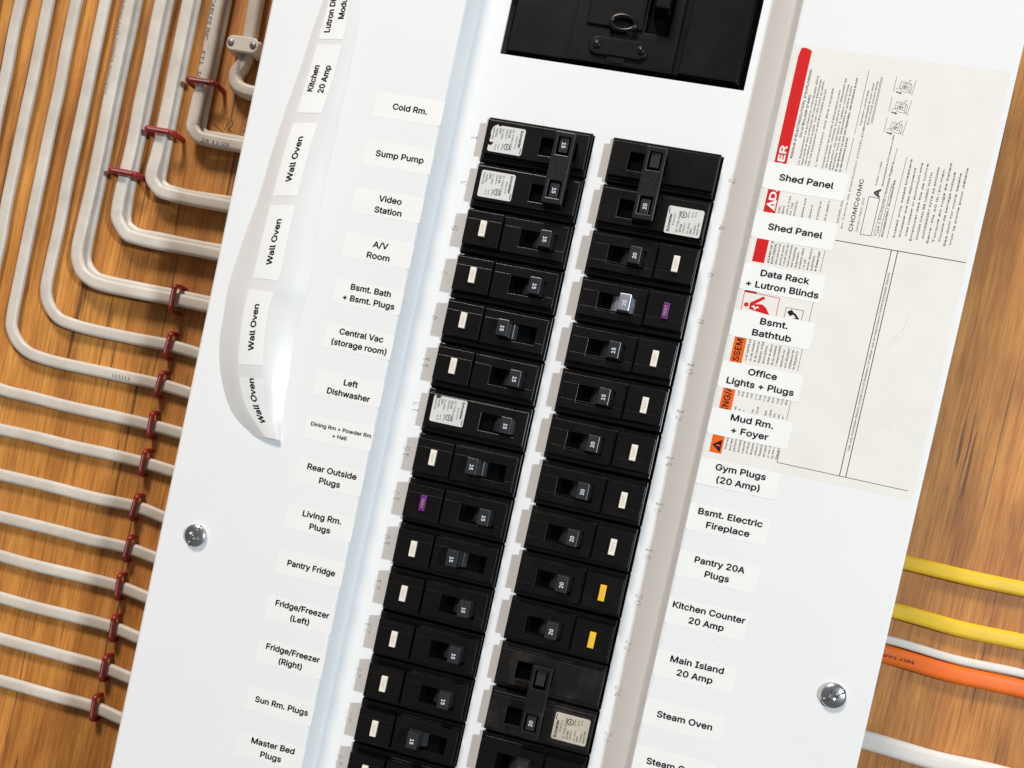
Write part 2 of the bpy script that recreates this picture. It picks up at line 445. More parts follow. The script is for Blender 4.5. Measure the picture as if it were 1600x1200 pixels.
b.sweep([(-2.6+6.6*math.cos(2*math.pi*k/n), 45.8+3.9*math.sin(2*math.pi*k/n), -1.7) for k in range(n)],
        [(1.35*math.cos(2*math.pi*k/10), 1.2*math.sin(2*math.pi*k/10)) for k in range(10)], closed=True)
link('lock_ring', b.mesh('lock_ring', M['main'], mo), mb)
link('latch_tab', MB().box(-8, 2, 25, 29.2, -4.6, -3.7, .2).mesh('latch_tab', M['main'], mo, .2), mb)

mb.location += V(0, 0, -4.2)                # its face lies behind the cover's opening

# ================================================================== CIRCUIT BREAKERS
GB = 'circuit breakers clipped in the panel'
ROWY = lambda k: -25.4*k-.7
def tr(sg, x0, x1): return (min(sg*x0, sg*x1), max(sg*x0, sg*x1))
def breaker_parts(sg, kind, mat):
    """meshes of one pole, local to the row centre; sg=1 left column, -1 right column (mirrored)"""
    out = {}
    slot = (-32.3, -12.2) if sg > 0 else (16.3, 36.6)
    wx = sorted(slot); sy = (-5.5, 4.1)
    sh = MB().box(*tr(sg, -64.2, -5.3), -12.35, 12.35, -40, -8, .3)
    if kind == 'cafi':
        fx = tr(sg, -42.0, -7.0); fz = -3
    else:
        fx = tr(sg, -63.4, -6.6); fz = -4
    sh.box(fx[0]-.0, fx[1]+.0, -10.6, 10.6, -8, -7, .6)
    out['shoulder'] = sh.mesh('base', mat, (0, 0, 0), .35)
    fp = MB().plate([fx[0], wx[0], wx[1], fx[1]], [-9.35, sy[0], sy[1], 9.2], lambda i, j: i == 1 and j == 1, -7.05, fz)
    ly = 4.6*sg
    if kind == 'cafi':
        fp.box(fx[0]+.4, (wx[0] if sg > 0 else fx[1])-.4, ly-.11, ly+.11, fz-.1, fz+.1)
        fp.box((wx[1] if sg > 0 else fx[0])+.4, fx[1]-.6 if sg > 0 else wx[0]-.4, -ly*.9-.1, -ly*.9+.1, fz-.1, fz+.1)
    out['face'] = fp.mesh('face', mat, (0, 0, 0), .3)
    wl = MB().box(wx[0], wx[1], *sy, -7.9, -6.95)
    out['well'] = wl.mesh('well', M['well'])
    if kind == 'cafi':
        mx = tr(sg, -63.1, -42.7)
        mb_ = MB().box(mx[0], mx[1], -9.5, 9.4, -8, -1, .25)
        mb_.box(mx[0]+.5, mx[1]-.5, ly-.11, ly+.11, -1.1, -.9)
        out['module'] = mb_.mesh('test_module', mat, (0, 0, 0), .4)
        bx = tr(sg, -54.55, -51.0)
        out['button'] = MB().box(bx[0], bx[1], -4.55, 4.25, -2, .45, .12).mesh('test_button', M['button_white'], (0, 0, 0), .25)
        out['test'] = MB().text(text2d('TEST', 2.6, 5.4), at(sum(bx)/2, -.15, .52, -90*sg)).mesh('lettering', simple('faded_print', (.56, .47, .33), .6) if 'faded_print' not in bpy.data.materials else bpy.data.materials['faded_print'])
    return out
def handle_mesh(h, mat=None):              # rocker and finger, local to the finger's centre
    b = MB().box(-7.2, 7.2, -4.5, 4.3, -6.95, -4.9, .2, 2.2)
    b.box(-3.9, 3.9, -4.65, 4.45, -5.5, h, .12, .85)
    return b.mesh('handle', mat or M['handle'], (0, 0, 0), .3)
HND = {'on': handle_mesh(3), 'flush': handle_mesh(-1.6), 'glare': handle_mesh(3, M['glare'])}
def numeral_mesh(s, h, rot): return MB().text(text2d(s, 3.9, bold=.02, res=3), at(0, -.6, h+.07, rot)).mesh('numerals', M['numeral'])
NUM = {(s, h, rt): numeral_mesh(s, h, rt) for s in ('15', '20') for h in (3, -1.6) for rt in (90, -90)}
# rating sticker, 19 x 14.6 mm, reading along local +x with its head at +y
def sticker_print():
    b = MB()
    rows = [('Schneider', 9.6, 2.6, 7.6, -1.6, .03), ('Electric', 6.6, 1.9, 5.5, .6, -.01), ('S1 TYPE CHOM', 11.2, 1.9, 3.0, -.4, .01), ('10 kA', 4.4, 2.3, 1.2, -3.6, .02),
            ('120/240 V~', 5.6, 1.7, -.6, -3.0, .01), ('Cu-Al/Cu', 5.6, 1.8, -2.8, -3.0, .01), ('SWD', 3.0, 1.9, -4.4, -4.4, .01), ('C.B./DISJ.', 5.2, 1.8, -6.2, -3.2, .01), ('HACR TYPE', 6.4, 1.8, -7.9, -2.6, .01),
            ('Wire/fils', 3.6, 1.2, -1.6, 4.0, .01), ('Cu: 60', 2.8, 1.4, -3.6, 4.2, .01), ('Cu-Al', 2.8, 1.5, -5.2, 4.6, .01)]
    for t, w, s, y, x, bo in rows: b.text(text2d(t, s, w, bold=bo), at(x, y, 0))
    b.rect(3.2, 6.4, 8.5, 8.9, 0)
    n = 20
    for k in range(n):
        a, c = 2*math.pi*k/n, 2*math.pi*(k+1)/n; q = lambda r, t: (3.6+r*math.cos(t), .9+r*math.sin(t))
        b.flat([q(1.75, a), q(1.75, c), q(1.35, c), q(1.35, a)], 0)
    b.text(text2d('SP', 1.6, 1.7, bold=.03), at(3.6, .9, 0))
    return b
SP_ = sticker_print()
def sticker(parent, org, cx, cy, z, rot, state):
    """sticker part with print; org = the thing's origin in panel mm"""
    f = at(cx, cy, 0, rot)
    if state == 'torn': out = [(-7.3, 8.7), (-6.5, 9.5), (6.5, 9.5), (7.3, 8.7), (7.3, -8.6), (6.6, -9.5), (3.9, -9.5), (4.1, -7.9), (2.7, -6.9), (1.9, -7.2), (2.4, -8.5), (1.6, -9.3), (-.8, -9.0), (-3.2, -9.4), (-5.7, -8.9), (-6.9, -7.8), (-7.6, -6.4), (-6.6, -5.2), (-7.3, -4)]
    else: out = rrect(-7.3, 7.3, -9.5, 9.5, 1.1)
    b = MB().prism([f(x, y)[:2] for x, y in out], z, z+.12)
    st = link('rating_sticker', b.mesh('rating_sticker', M['rating_old' if state == 'aged' else 'rating'], org), parent)
    if state == 'torn': st['label'] = 'white rating sticker with a torn, scuffed outer edge'
    if state == 'aged': st['label'] = 'yellowed, dirty rating sticker'
    t = MB(); t.v = [(*f(x, y)[:2], z+.16) for x, y, _ in SP_.v]; t.f = SP_.f; t.sm = SP_.sm
    link('lettering', t.mesh('lettering', M['ink'], org), st)
    if state == 'smudged':
        pts = [(-6.9+1.5*math.cos(a)*random.uniform(.6, 1.1), -6.9+1.9*math.sin(a)*random.uniform(.6, 1.1)) for a in [2*math.pi*k/11 for k in range(11)]]
        link('smudge', MB().flat([f(x, y)[:2] for x, y in pts], z+.15).mesh('smudge', M['grey_ink'], org), st)
    return st
PT = {(sg, k): breaker_parts(sg, k, M['black']) for sg in (1, -1) for k in ('cafi', 'plain')}
PTD = breaker_parts(-1, 'plain', M['dusty'])
def pole(t, parts, dy=0, well=True):
    for nm, key in (('base', 'shoulder'), ('face', 'face'), ('switch_well', 'well')):
        link(nm, parts[key], t, V(0, dy, 0))
def cafi(sg, row, hx, amps, btn, label, hstate='on'):
    org = (0, ROWY(row), 0)
    t = thing('circuit_breaker', label, 'circuit breaker', org, GB); p = PT[(sg, 'cafi')]; pole(t, p)
    link('test_module', p['module'], t)
    t.location += V(random.uniform(-.12, .12), random.uniform(-.12, .12), random.uniform(-.2, .2)); t.rotation_euler = (R(random.uniform(-.25, .25)), R(random.uniform(-.35, .35)), R(random.uniform(-.2, .2)))
    bt = link('test_button', p['button'], t)
    if btn != 'white':
        me = p['button'].copy(); me.materials[0] = M['button_'+btn]; bt.data = me; bt['label'] = btn+' test button'
    link('lettering', p['test'], bt)
    hd = link('handle', HND['glare' if hstate == 'glare' else 'on'], t, V(hx, 0, 0))
    if hstate == 'glare': hd['label'] = 'handle with bright glare painted into its colour'
    link('numerals', NUM[(amps, 3, -90*sg)], hd)
    return t
def tie_mesh(sg, L):
    # bar with a pocket at each end in which the two handles show
    w = 5.5; b = MB().plate([-w, -3.4, 3.4, w], [-L, -L+3, -L+12.3, L-12.3, L-2.6, L], lambda i, j: i == 1 and j in (1, 3), -3, 4.6)
    rr = random.Random(3)
    return b.mesh('tie_bar', M['tie'], (0, 0, 0), .45, 2)
TIE = tie_mesh(1, 19.2)
def knurl():
    b = MB(); rr = random.Random(5)
    for k in range(26):
        x, y = rr.uniform(-4, 4), rr.uniform(-5.6, 5.6); a = rr.uniform(.25, .6)
        b.box(x-a, x+a, y-a*.8, y+a*.8, 4.5, 4.85, .12)
    return b.mesh('embossing', M['tie'], (0, 0, 0), .08, 1)
KN = knurl()
def double(sg, row, tx, amps, label, mat, stickers):
    yc = (ROWY(row)+ROWY(row+1))/2; org = (0, yc, 0)
    t = thing('double_breaker', label, 'circuit breaker', org, GB); p = PT[(sg, 'plain')] if mat == 'black' else PTD
    pole(t, p, 12.7); pole(t, p, -12.7)
    tb = link('tie_bar', TIE if mat == 'black' else TIE.copy(), t, V(tx, -.7, 0)); 
    if mat == 'black': link('embossing', KN, tb)
    if mat != 'black': tb.data.materials[0] = M['dusty']
    for q, s in enumerate(amps):
        y = 12.0 if q == 0 else -12.4
        hd = link('handle', TIEH, t, V(tx, y, 0))
        if s: link('numerals', MB().text(text2d(s, 3.9, bold=.02, res=3), at(0, -.2, 3.4, -90*sg)).mesh('numerals', M['numeral']), hd)
    for (cx, cy, st) in stickers: sticker(t, org, cx, cy, -4+.03, -90*sg, st)
    return t
TIEH = MB().box(-2.7, 2.7, -4.1, 4.1, -6.9, 3.3, .1, .3).mesh('handle', M['handle'], (0, 0, 0), .3)
double(1, 1, -18.4, ('15', '15'), 'black double breaker with two white rating stickers, top of the left row', M and 'black', [(-51.1, -26.7, 'torn'), (-51.2, -51.8, 'clean')])
ON, OFF = -17.6, -30.0
LEFT = [(3, ON, 'white', 'black 15 amp breaker with white test button, third position beside the Video Station label'),
        (4, ON, 'white', 'black 15 amp breaker with white test button, beside the A/V Room label'),
        (5, OFF, 'white', 'black 15 amp breaker with its handle thrown left, beside the Bsmt. Bath label'),
        (6, ON, 'white', 'black 15 amp breaker with white test button, beside the Central Vac label'),
        (8, OFF, 'white', 'black 15 amp breaker with its handle thrown left, beside the Dining Rm label'),
        (9, ON, 'purple', 'black 15 amp breaker with a purple test button, beside the Rear Outside Plugs label'),
        (10, OFF, 'white', 'black 15 amp breaker with its handle thrown left, beside the Living Rm. Plugs label'),
        (11, ON, 'white', 'black 15 amp breaker with white test button, beside the Pantry Fridge label'),
        (12, ON, 'white', 'black 15 amp breaker with white test button, beside the Fridge/Freezer (Left) label'),
        (13, ON, 'white', 'black 15 amp breaker with white test button, beside the Fridge/Freezer (Right) label'),
        (14, OFF, 'white', 'black 15 amp breaker with its handle thrown left, beside the Sun Rm. Plugs label'),
        (15, ON, 'white', 'black breaker cut off by the bottom of the photo, beside the Master Bed label')]
for row, hx, btn, lab in LEFT: cafi(1, row, hx, '15', btn, lab)
# the one plain single breaker of the left row
org = (0, ROWY(7), 0)
t = thing('circuit_breaker', 'black 15 amp breaker with a white rating sticker and no test button, left row', 'circuit breaker', org, GB)
pole(t, PT[(1, 'plain')]); hd = link('handle', HND['flush'], t, V(-17.6, 0, 0)); link('numerals', NUM[('15', -1.6, -90)], hd)
sticker(t, org, -50.6, ROWY(7)+1.2, -4+.03, -90, 'smudged')
double(-1, 1, 30.6, (None, '20'), 'black double 20 amp breaker with one clean sticker, top of the right row', 'black', [(52.2, -53.6, 'clean')])
RIGHT = [(3, '20', 'white', 'black 20 amp breaker with white test button, directly under the top right double breaker', 'on'),
         (4, '20', 'purple', 'black 20 amp breaker with purple test button and a handle coloured bright as glare', 'glare'),
         (5, '15', 'white', 'black 15 amp breaker with white test button, beside the Bsmt. Bathtub label', 'on'),
         (6, '15', 'white', 'black 15 amp breaker with white test button, beside the Office Lights label', 'on'),
         (7, '20', 'white', 'black 20 amp breaker with white test button, beside the Mud Rm. label', 'on'),
         (8, '20', 'white', 'black 20 amp breaker with white test button, beside the Gym Plugs label', 'on'),
         (9, '20', 'white', 'black 20 amp breaker with white test button, beside the Electric Fireplace label', 'on'),
         (10, '20', 'yellow', 'black 20 amp breaker with yellow test button, beside the Pantry 20A label', 'on'),
         (11, '20', 'yellow', 'black 20 amp breaker with yellow test button, just above the dusty double breaker', 'on'),
         (14, '15', 'white', 'black 15 amp breaker just below the dusty double breaker, right row', 'on'),]
for row, a, btn, lab, hs in RIGHT: cafi(-1, row, 31.0, a, btn, lab, hs)
double(-1, 12, 31.0, (None, '20'), 'dusty brownish double 20 amp breaker with a yellowed sticker, low in the right row', 'dusty', [(52.1, -330.2, 'aged')])
for sg in (1, -1):
    b = MB()
    for k in ((16,) if sg > 0 else (15, 16)): b.box(*tr(sg, -64.2, -5.3), ROWY(k)-12.3, ROWY(k)+12.3, -14, -9, .4)
    f_ = link('blank_filler', b.mesh('blank_filler', M['black'], PO, .3), panel)

# ================================================================== WIRING SHEET
so = (140, -65, ZC)
ws = thing('wiring_sheet', 'large cream instruction sheet with red and orange warning bands, stuck on the right flank', 'instruction sheet', so)
Z1, Z2, Z3 = ZC+.025, ZC+.04, ZC+.06
link('paper', MB().prism([(87.9, 41.5), (87.9, -173.4), (192.4, -173.2), (192.6, 43.4)][::-1], ZC+.005, Z1).mesh('paper', M['sheet'], so), ws)
def band(nm, mat, pts, lab): 
    o = link(nm, MB().flat(pts, Z2).mesh(nm, mat, so), ws); o['label'] = lab; return o
rb = band('warning_band', M['red'], [(90.4, -70.3), (96.5, -70.3), (96.6, 39.7), (93.2, 40.8), (91.2, 40.3), (90.5, 36)], 'red danger band')
tri = lambda cx, cy, r: [(cx+r, cy), (cx+r, cy)] 
b = MB().text(text2d('DANGER', 6.3, 28.0, bold=.035), at(93.5, -23.9, Z3, 90))
b.flat([(90.9, -38.0), (90.9, -38.2), (95.9, -43.4), (95.9, -37.6), (91.0, -40.4)][2:] , Z3)
link('lettering', b.mesh('lettering', M['white_print'], so), rb)
link('exclamation_mark', MB().text(text2d('!', 3.4, .7, bold=.03), at(94.4, -40.4, Z3+.01, 90)).mesh('exclamation_mark', M['red'], so), rb)
ob = band('warning_band', M['orange'], [(90.4, -170.1), (96.6, -170.1), (96.5, -101.5), (90.4, -101.5)], 'orange warning band')
b = MB().text(text2d('WARNING/AVERTISSEMENT', 6.0, 59.5, bold=.02), at(93.4, -131.4, Z3, 90))
b.flat([(95.7, -169.4), (95.7, -162.8), (91.2, -166.1)], Z3)
link('lettering', b.mesh('lettering', M['ink'], so), ob)
link('exclamation_mark', MB().text(text2d('!', 3.6, .8, bold=.03), at(94.2, -166.1, Z3+.01, 90)).mesh('exclamation_mark', M['orange'], so), ob)
# red pictogram: a person struck by a spark
pc = MB().rect(90.1, 96.3, -86.4, -85.0, Z2)
for l in ((90.2, -86.0, 108.0, -86.4), (108.0, -86.4, 108.2, -96.5), (90.2, -86.4, 90.4, -96.5)): pc.line(*l, .35, Z2)
pc.disc(92.4, -92.6, Z2-.008, [(1.15, 0), (1.1, .01)], 18, False)
pc.flat([(94.2, -94.6), (94.1, -91.3), (100.0, -87.0), (101.2, -87.9), (96.6, -91.6), (100.2, -91.1), (102.3, -92.3), (105.0, -95.9), (102.4, -95.6)][::-1], Z2)
pic = link('pictogram', pc.mesh('pictogram', M['red'], so), ws); pic['label'] = 'red pictogram of a person struck by a spark'
link('spark', MB().flat([(95.0, -93.2), (96.3, -92.2), (97.0, -93.3), (98.2, -92.3), (99.2, -93.6), (98.2, -93.2), (97.0, -94.6), (96.2, -93.5)][::-1], Z3).mesh('spark', M['white_print'], so), pic)
pc = MB()
for l in ((112.2, -90.3, 121.0, -90.5), (121.0, -90.5, 120.8, -96.5), (112.2, -90.3, 112.2, -96.5)): pc.line(*l, .25, Z2)
pc.flat([(113.1, -92.4), (115.2, -90.9), (117.0, -92.8), (114.9, -94.4)][::-1], Z2); pc.flat([(116.2, -93.2), (117.2, -92.3), (120.0, -95.3), (116.8, -95.2), (118, -94.6)][::-1], Z2)
pic = link('pictogram', pc.mesh('pictogram', M['ink'], so), ws); pic['label'] = 'small black pictogram'
# fine print
ink, pale = MB(), MB()
def L_(t, x, y0, size, width=None, bold=0, tgt=None):    # a line reading up from y0
    bold += .016
    t2 = text2d(t, size, width, xs=.86, bold=bold); w = max(v[0] for v in t2[0]) if t2[0] else 0
    (tgt or ink).text(t2, at(x, y0+w, Z2, 90))
L_("RISQUE D'ÉLECTROCUTION, D'EXPLOSION", 98.2, -15.5, 2.0, 45.5, .02)
L_("OU D'ÉCLAIR D'ARC", 100.3, -4.5, 2.0, 22, .02)
FR = ["Un équipement de protection individuelle (ÉPI)", "approprié et des pratiques de travaux électriques", "sécuritaires sont exigés. Voir CSA Z462 ou NFPA", "70E. Cet équipement ne doit être installé que par",
      "", "L'alimentation doit être coupée", "", "Coupez toutes les sources d'alimentation avant", "de travailler. Utilisez toujours un dispositif de", "détection de tension à valeur nominale", "Remettez tous les dispositifs en place avant"]
for i, t in enumerate(FR):
    if t: L_(t, 102.4+1.72*i, -18.4+(i % 3)*.4, 1.75, (46, 44, 43, 40)[i % 4] if i not in (5,) else 40, .004)
L_("Si ces directives ne sont pas respectées, cela entraînera la mort", 121.4, -18.6, 1.9, 48, .012); L_("ou des blessures graves.", 123.2, -18.6, 1.9, 18, .012)
for i, (t, w) in enumerate([('CK,', 3.8), ('SH', 3.8), ('ved in CSA', 9.6), ('FA 70E', 6.4), ('erviced by', 7.6), ('', 0), ('before work', 9.8), ('', 0), ('device to', 7), ('', 0), ('e turning on', 9.4), ('', 0), ('ult in death o', 10.4)]):
    if t: L_(t, 98.2+1.92*i, -44.0, 1.9, w, .015 if i < 2 else .004)
for i, (t, w) in enumerate([('AZARD OF E', 11.2), ('EXPLOSION,', 10.6), ('iate personal', 10.8), ('ectrical work', 10.4), ('t must only be', 10.9), ('nual personne', 10.9), ('wer supplying', 10.2), ('quipment.', 8.4), ('properly rated', 10.4), ('r is off', 5.2), ('ances, doors a', 10.9), ('quipment.', 8.0), ('w these instr', 10.4)]):
    L_(t, 98.4+1.98*i, -69.9, 1.95, w, .018 if i < 2 or i == 12 else .004)
for i, t in enumerate(['u et vérifié pa', 'ux de rendem', 'is de l’associa', 'ilisation (CSA', 'jeurs autres ,', 'ecter la sécur', 'té du matérie', 't responsabil', 'lessure ou', 'ant résultant', 'sfaillance de', 'ie Square D']):
    L_(t, 98.3+2.2*i, -120.6, 2.05, (11, 10.6, 10.4, 11, 10, 10.6, 10, 10.6, 8.8, 10, 9.6, 9.4)[i], .004)
for i, (a, c) in enumerate(zip(['ied', 'to', 'h', '', 'Use', 'Circuit', '', 'epair', 'claims', 'jury', 'sed', 'on-'], ['Cet é', 'Squa', 'supé', 'cana', 'L’util', 'Squa', 'l’utili', 'Squa', 'pour', 'maté', 'l’utili', 'dispo'])):
    if a: L_(a, 98.5+2.2*i, -146.4, 2.0)
    L_(c, 98.5+2.2*i, -139.2, 2.0, 4.2)
for i, t in enumerate(['This eq', 'and test', 'perform', 'exceed', 'Laborat', 'of Other', 'Breaker', 'Affect U', 'Reliabili', 'all liabili', 'or non-E', 'by the U', 'Square']):
    L_(t, 98.2+2.15*i, -167.6+.05*i, 1.95, 6.2, .004)
L_('CHOMC60MC', 134.6, -47.0, 3.7, 26.8, .004)
L_('Series / Série: S03', 137.6, -46.4, 1.8, 17, .0, pale)
L_('au Centre de Distribution HOMELINE', 130.0, -46.5, 1.8, 52, .0, pale); L_('HOMELINE', 127.6, -43.8, 2.0, 12, .004, pale)
L_('A', 143.3, -28.2, 5.4, 4.2, .04)
for l in ((139.8, -28.2, 145.1, -28.3), (139.8, -28.2, 139.7, -47.5), (145.1, -28.3, 145.0, -47.5), (139.7, -47.5, 145.0, -47.5)): ink.line(*l, .3, Z2)
L_('Main Lugs', 142, -22, 1.5, 12); L_('Barres principales de 125 A maximum ou moins', 145, -22, 1.5, 26, .01)
L_('Type 1 Enclosure / Armoire Type 1', 147.6, -47.2, 2.1, 38, .002, pale); L_('Accessories / Accessoires', 150.2, -47.2, 2.2, 29, .01)
for l in ((146.2, -47.6, 148.0, -2), (148.9, -47.6, 149.3, -20), (152.8, -47.4, 153.4, -6), (126.2, 1.2, 126.2, 33.9), (126.0, -17, 126.2, -.5), (132.8, 8, 132.8, 31.8), (133.4, 8, 133.4, 31.8), (124.7, -58.4, 124.7, -69.8), (124.7, -85.4, 124.7, -95.2), (124.6, -109, 124.6, -121), (124.7, -134.8, 124.7, -146.3)):
    ink.line(*l, .22, Z2)
L_('Tension nominale', 128.0, 6, 1.5, 18, .01); L_('Courant admissible de court-circuit', 129.8, 4, 1.5, 24, .01); L_('Short circuit current rating', 131.5, 7, 1.5, 22, .01)
for i in range(11): L_(['Install only listed breakers', 'N’installer que des disjoncteurs', 'Use copper or aluminium wire', 'Employer des fils de cuivre', 'CHOM CAN BE USED WITH', 'ACCESSORY KITS AS SHOWN', 'Serre-fils 40 lb-po max.', 'Torque all lugs as listed', 'Couple de serrage indiqué', 'See door for more details', 'Voir la porte pour détails'][i], 156.0+2.7*i, -46.5+(i*7 % 3), 1.8, 40-(i*5 % 7), .014)
ink.line(128.4, -52.6, 192.0, -52.5, .42, Z2); ink.line(124.7, -168.4, 189.8, -168.9, .32, Z2); ink.line(124.7, -162, 124.7, -168.4, .3, Z2)
for x in (156.1, 159.2): ink.line(x+.1, -52.6, x-.1, -168.6, .42, Z2)
t2 = text2d('Use only Schneider Electric CHOM Circuit Breakers / N’utiliser que les disjoncteurs CHOM Schneider Electric', 1.9, 91.5, bold=.015); ink.text(t2, at(157.65, -109.6, Z2, 90))
rr = random.Random(11)
for cx, cy in ((144.6, 28.7), (144.6, 18.4), (144.5, 8.0)):                     # little mounting drawings
    for l in ((-4.6, -3.4, -4.6, 4.2), (4.4, -3.8, 5.0, 4.0), (-2.2, -1.0, 2.6, -1.6), (-2.2, -1.0, -1.8, 2.4), (-1.8, 2.4, 2.9, 1.9), (2.6, -1.6, 2.9, 1.9), (-2.2, -1.0, -.4, -2.6), (2.6, -1.6, 3.6, -2.9),
              (-.4, -2.6, 3.6, -2.9), (-1.2, .4, 2.2, 0), (-1.0, 1.5, 2.4, 1.1), (.3, -1.2, .6, 2.1), (3.6, -2.9, 3.7, .6), (2.9, 1.9, 3.7, .6), (-3.6, -1.9, -2.6, -1.2), (1.5, 2.0, 2.0, 3.4), (2.0, 3.4, 3.3, 3.2)):
        ink.line(cx+l[0], cy+l[1], cx+l[2], cy+l[3], .2, Z2)
    for k in range(4): ink.line(cx-.9+.8*k, cy-.9, cx-.7+.8*k, cy+.2, .3, Z2)
    ink.line(cx-3.4, cy-3.2, cx-1.6, cy-3.5, .55, Z2); ink.flat([(cx-1.6, cy-4.1), (cx-.3, cy-3.6), (cx-1.5, cy-2.8)], Z2)
sc = MB()
for l in ((163.5, -101, 168.6, -93.5), (165.2, -100, 171.0, -92.5), (166.0, -96, 170.2, -90.2)): sc.line(*l, .22, Z2)
sc.line(171.2, -83, 170.2, -92, .35, Z2)
link('scuff', sc.mesh('scuff', simple('scuff_mark', (.72, .63, .60), .6), so), ws)
sc = MB()
for k in range(16):
    a, c = R(-100+15*k), R(-100+15*k+13); q = lambda r, t: (173.0+.8*r*math.cos(t), -142.5+r*math.sin(t))
    sc.flat([q(3.3, a), q(3.3, c), q(3.0, c), q(3.0, a)], Z2)
link('thumb_print', sc.mesh('thumb_print', simple('thumb_smudge', (.70, .67, .60), .6), so), ws)
link('fine_print', ink.mesh('fine_print', M['grey_ink'], so), ws); link('fine_print', pale.mesh('fine_print', M['pale_ink'], so), ws)

# ================================================================== CIRCUIT LABELS
GL = 'printed circuit labels on the panel'
LSP = 1.02
def circuit_label(txt, cx, cy, tx, label, size=6.1, w=39.0, h=13.6, tw=None, z=ZC+.008):
    org = (cx, cy, z)
    t = thing('circuit_label', label, 'label', org, GL)
    a = R(random.uniform(-.5, .5)); dx = random.uniform(-.5, .5)
    rot = lambda pts: [(cx+(x-cx)*math.cos(a)-(y-cy)*math.sin(a), cy+(x-cx)*math.sin(a)+(y-cy)*math.cos(a)) for x, y in pts]
    p = rot(rrect(cx-w/2, cx+w/2, cy-h/2, cy+h/2, 1.2))
    link('paper', MB().prism(p, z, z+.03).mesh('paper', M['label'], org), t)
    link('lettering', MB().text(text2d(txt, size, tw, bold=.033, line=LSP), at(tx, cy-.05, z+.042, math.degrees(a))).mesh('lettering', M['ink'], org), t)
LL = ['Cold Rm.', 'Sump Pump', 'Video\nStation', 'A/V\nRoom', 'Bsmt. Bath\n+ Bsmt. Plugs', 'Central Vac\n(storage room)', 'Left\nDishwasher', 'Dining Rm + Powder Rm\n+ Hall',
      'Rear Outside\nPlugs', 'Living Rm.\nPlugs', 'Pantry Fridge', 'Fridge/Freezer\n(Left)', 'Fridge/Freezer\n(Right)', 'Sun Rm. Plugs', 'Master Bed\nPlugs', 'Guest Bed\nPlugs']
LY = [-22.2, -48.9, -75.5, -100.5, -126.0, -150.9, -177.3, -202.0, -226.9, -252.6, -278.0, -304.1, -329.0, -355.9, -381.7]
LW = [19.3, 27, 15.2, 12.8, 29.6, 31.5, 24.6, 34.8, 28.4, 22.3, 27.6, 31.3, 31.3, 31.0, 25.2]
for s, y, w in zip(LL, LY, LW):
    circuit_label(s, -105.7, y, -104.7, 'cream label reading %s, on the left flank' % s.replace('\n', ' '), 4.0 if 'Dining' in s else 6.1, tw=w)
RL = [('Shed Panel', -25.8, 27.0, 'upper of the two cream labels reading Shed Panel, below the red band lettering'), ('Shed Panel', -51.4, 27.0, 'lower of the two cream labels reading Shed Panel, above the plain red square'),
      ('Data Rack\n+ Lutron Blinds', -78.4, 36.4, 'cream label reading Data Rack, above the red pictogram'), ('Bsmt.\nBathtub', -102.6, 19.4, 'cream label reading Bsmt. Bathtub, below the red pictogram'),
      ('Office\nLights + Plugs', -129.5, 33.8, 'cream label reading Office Lights + Plugs, on the instruction sheet'), ('Mud Rm.\n+ Foyer', -154.1, 21.4, 'cream label reading Mud Rm. + Foyer, on the instruction sheet'),
      ('Gym Plugs\n(20 Amp)', -180.5, 25.4, 'cream label reading Gym Plugs (20 Amp), under the instruction sheet'), ('Bsmt. Electric\nFireplace', -204.4, 32.6, 'cream label reading Bsmt. Electric Fireplace, on the right flank'),
      ('Pantry 20A\nPlugs', -229.4, 25.4, 'cream label reading Pantry 20A Plugs, on the right flank'), ('Kitchen Counter\n20 Amp', -254.4, 37.0, 'cream label reading Kitchen Counter 20 Amp, on the right flank'),
      ('Main Island\n20 Amp', -282.1, 27.2, 'cream label reading Main Island 20 Amp, on the right flank'), ('Steam Oven', -308.2, 28.4, 'cream label reading Steam Oven, whole one of the two'),
      ('Steam Oven', -333.1, 28.4, 'cream label reading Steam Oven, cut off by the bottom of the photo')]
for s, y, w, lab in RL:
    circuit_label(s, 107.6, y, 108.2, lab, 6.1, 41.0, 13.8, tw=w, z=ZC+(.085 if y > -185 else .008))

# ================================================================== PEELING STRIP OF LABELS
A_ = [(-166.98, 44.72, 6.08), (-166.42, 28.78, 6.08), (-168.64, 13.5, 6.08), (-171.07, -9.38, 6.08), (-174.8, -35.05, 6.08), (-177.32, -57.75, 6.08), (-179.04, -80.76, 6.08), (-183.16, -108.61, 6.08), (-185.85, -132.7, 6.08), (-185.53, -147.92, 6.08), (-184.18, -167.69, 6.08), (-178.82, -186.3, 6.08), (-168.29, -203.81, 6.08), (-153.34, -213.75, 6.08)]
B_ = [(-162.88, 44.71, 7.05), (-162.51, 28.61, 7.4), (-163.57, 10.52, 7.75), (-165.27, -14.8, 8.1), (-167.18, -38.56, 8.8), (-168.67, -55.85, 9.5), (-169.63, -80.53, 10.2), (-170.41, -107.69, 10.9), (-170.7, -129.31, 11.25), (-171.81, -143.93, 11.6), (-170.07, -166.92, 11.6), (-166.46, -184.42, 10.9), (-159.11, -199.68, 9.5), (-145.27, -213.25, 8.1)]
C_ = [(-151.54, 45.64, 8.1), (-150.46, 29.72, 8.45), (-148.98, 12.1, 8.8), (-149.75, -14.84, 9.5), (-152.04, -36.73, 10.2), (-153.51, -53.89, 10.9), (-154.46, -78.4, 11.6), (-154.51, -105.23, 12.3), (-154.25, -128.44, 13.0), (-156.38, -142.36, 13.0), (-154.87, -164.14, 13.0), (-150.97, -182.89, 12.3), (-146.65, -197.87, 10.2), (-137.57, -213.07, 8.45)]
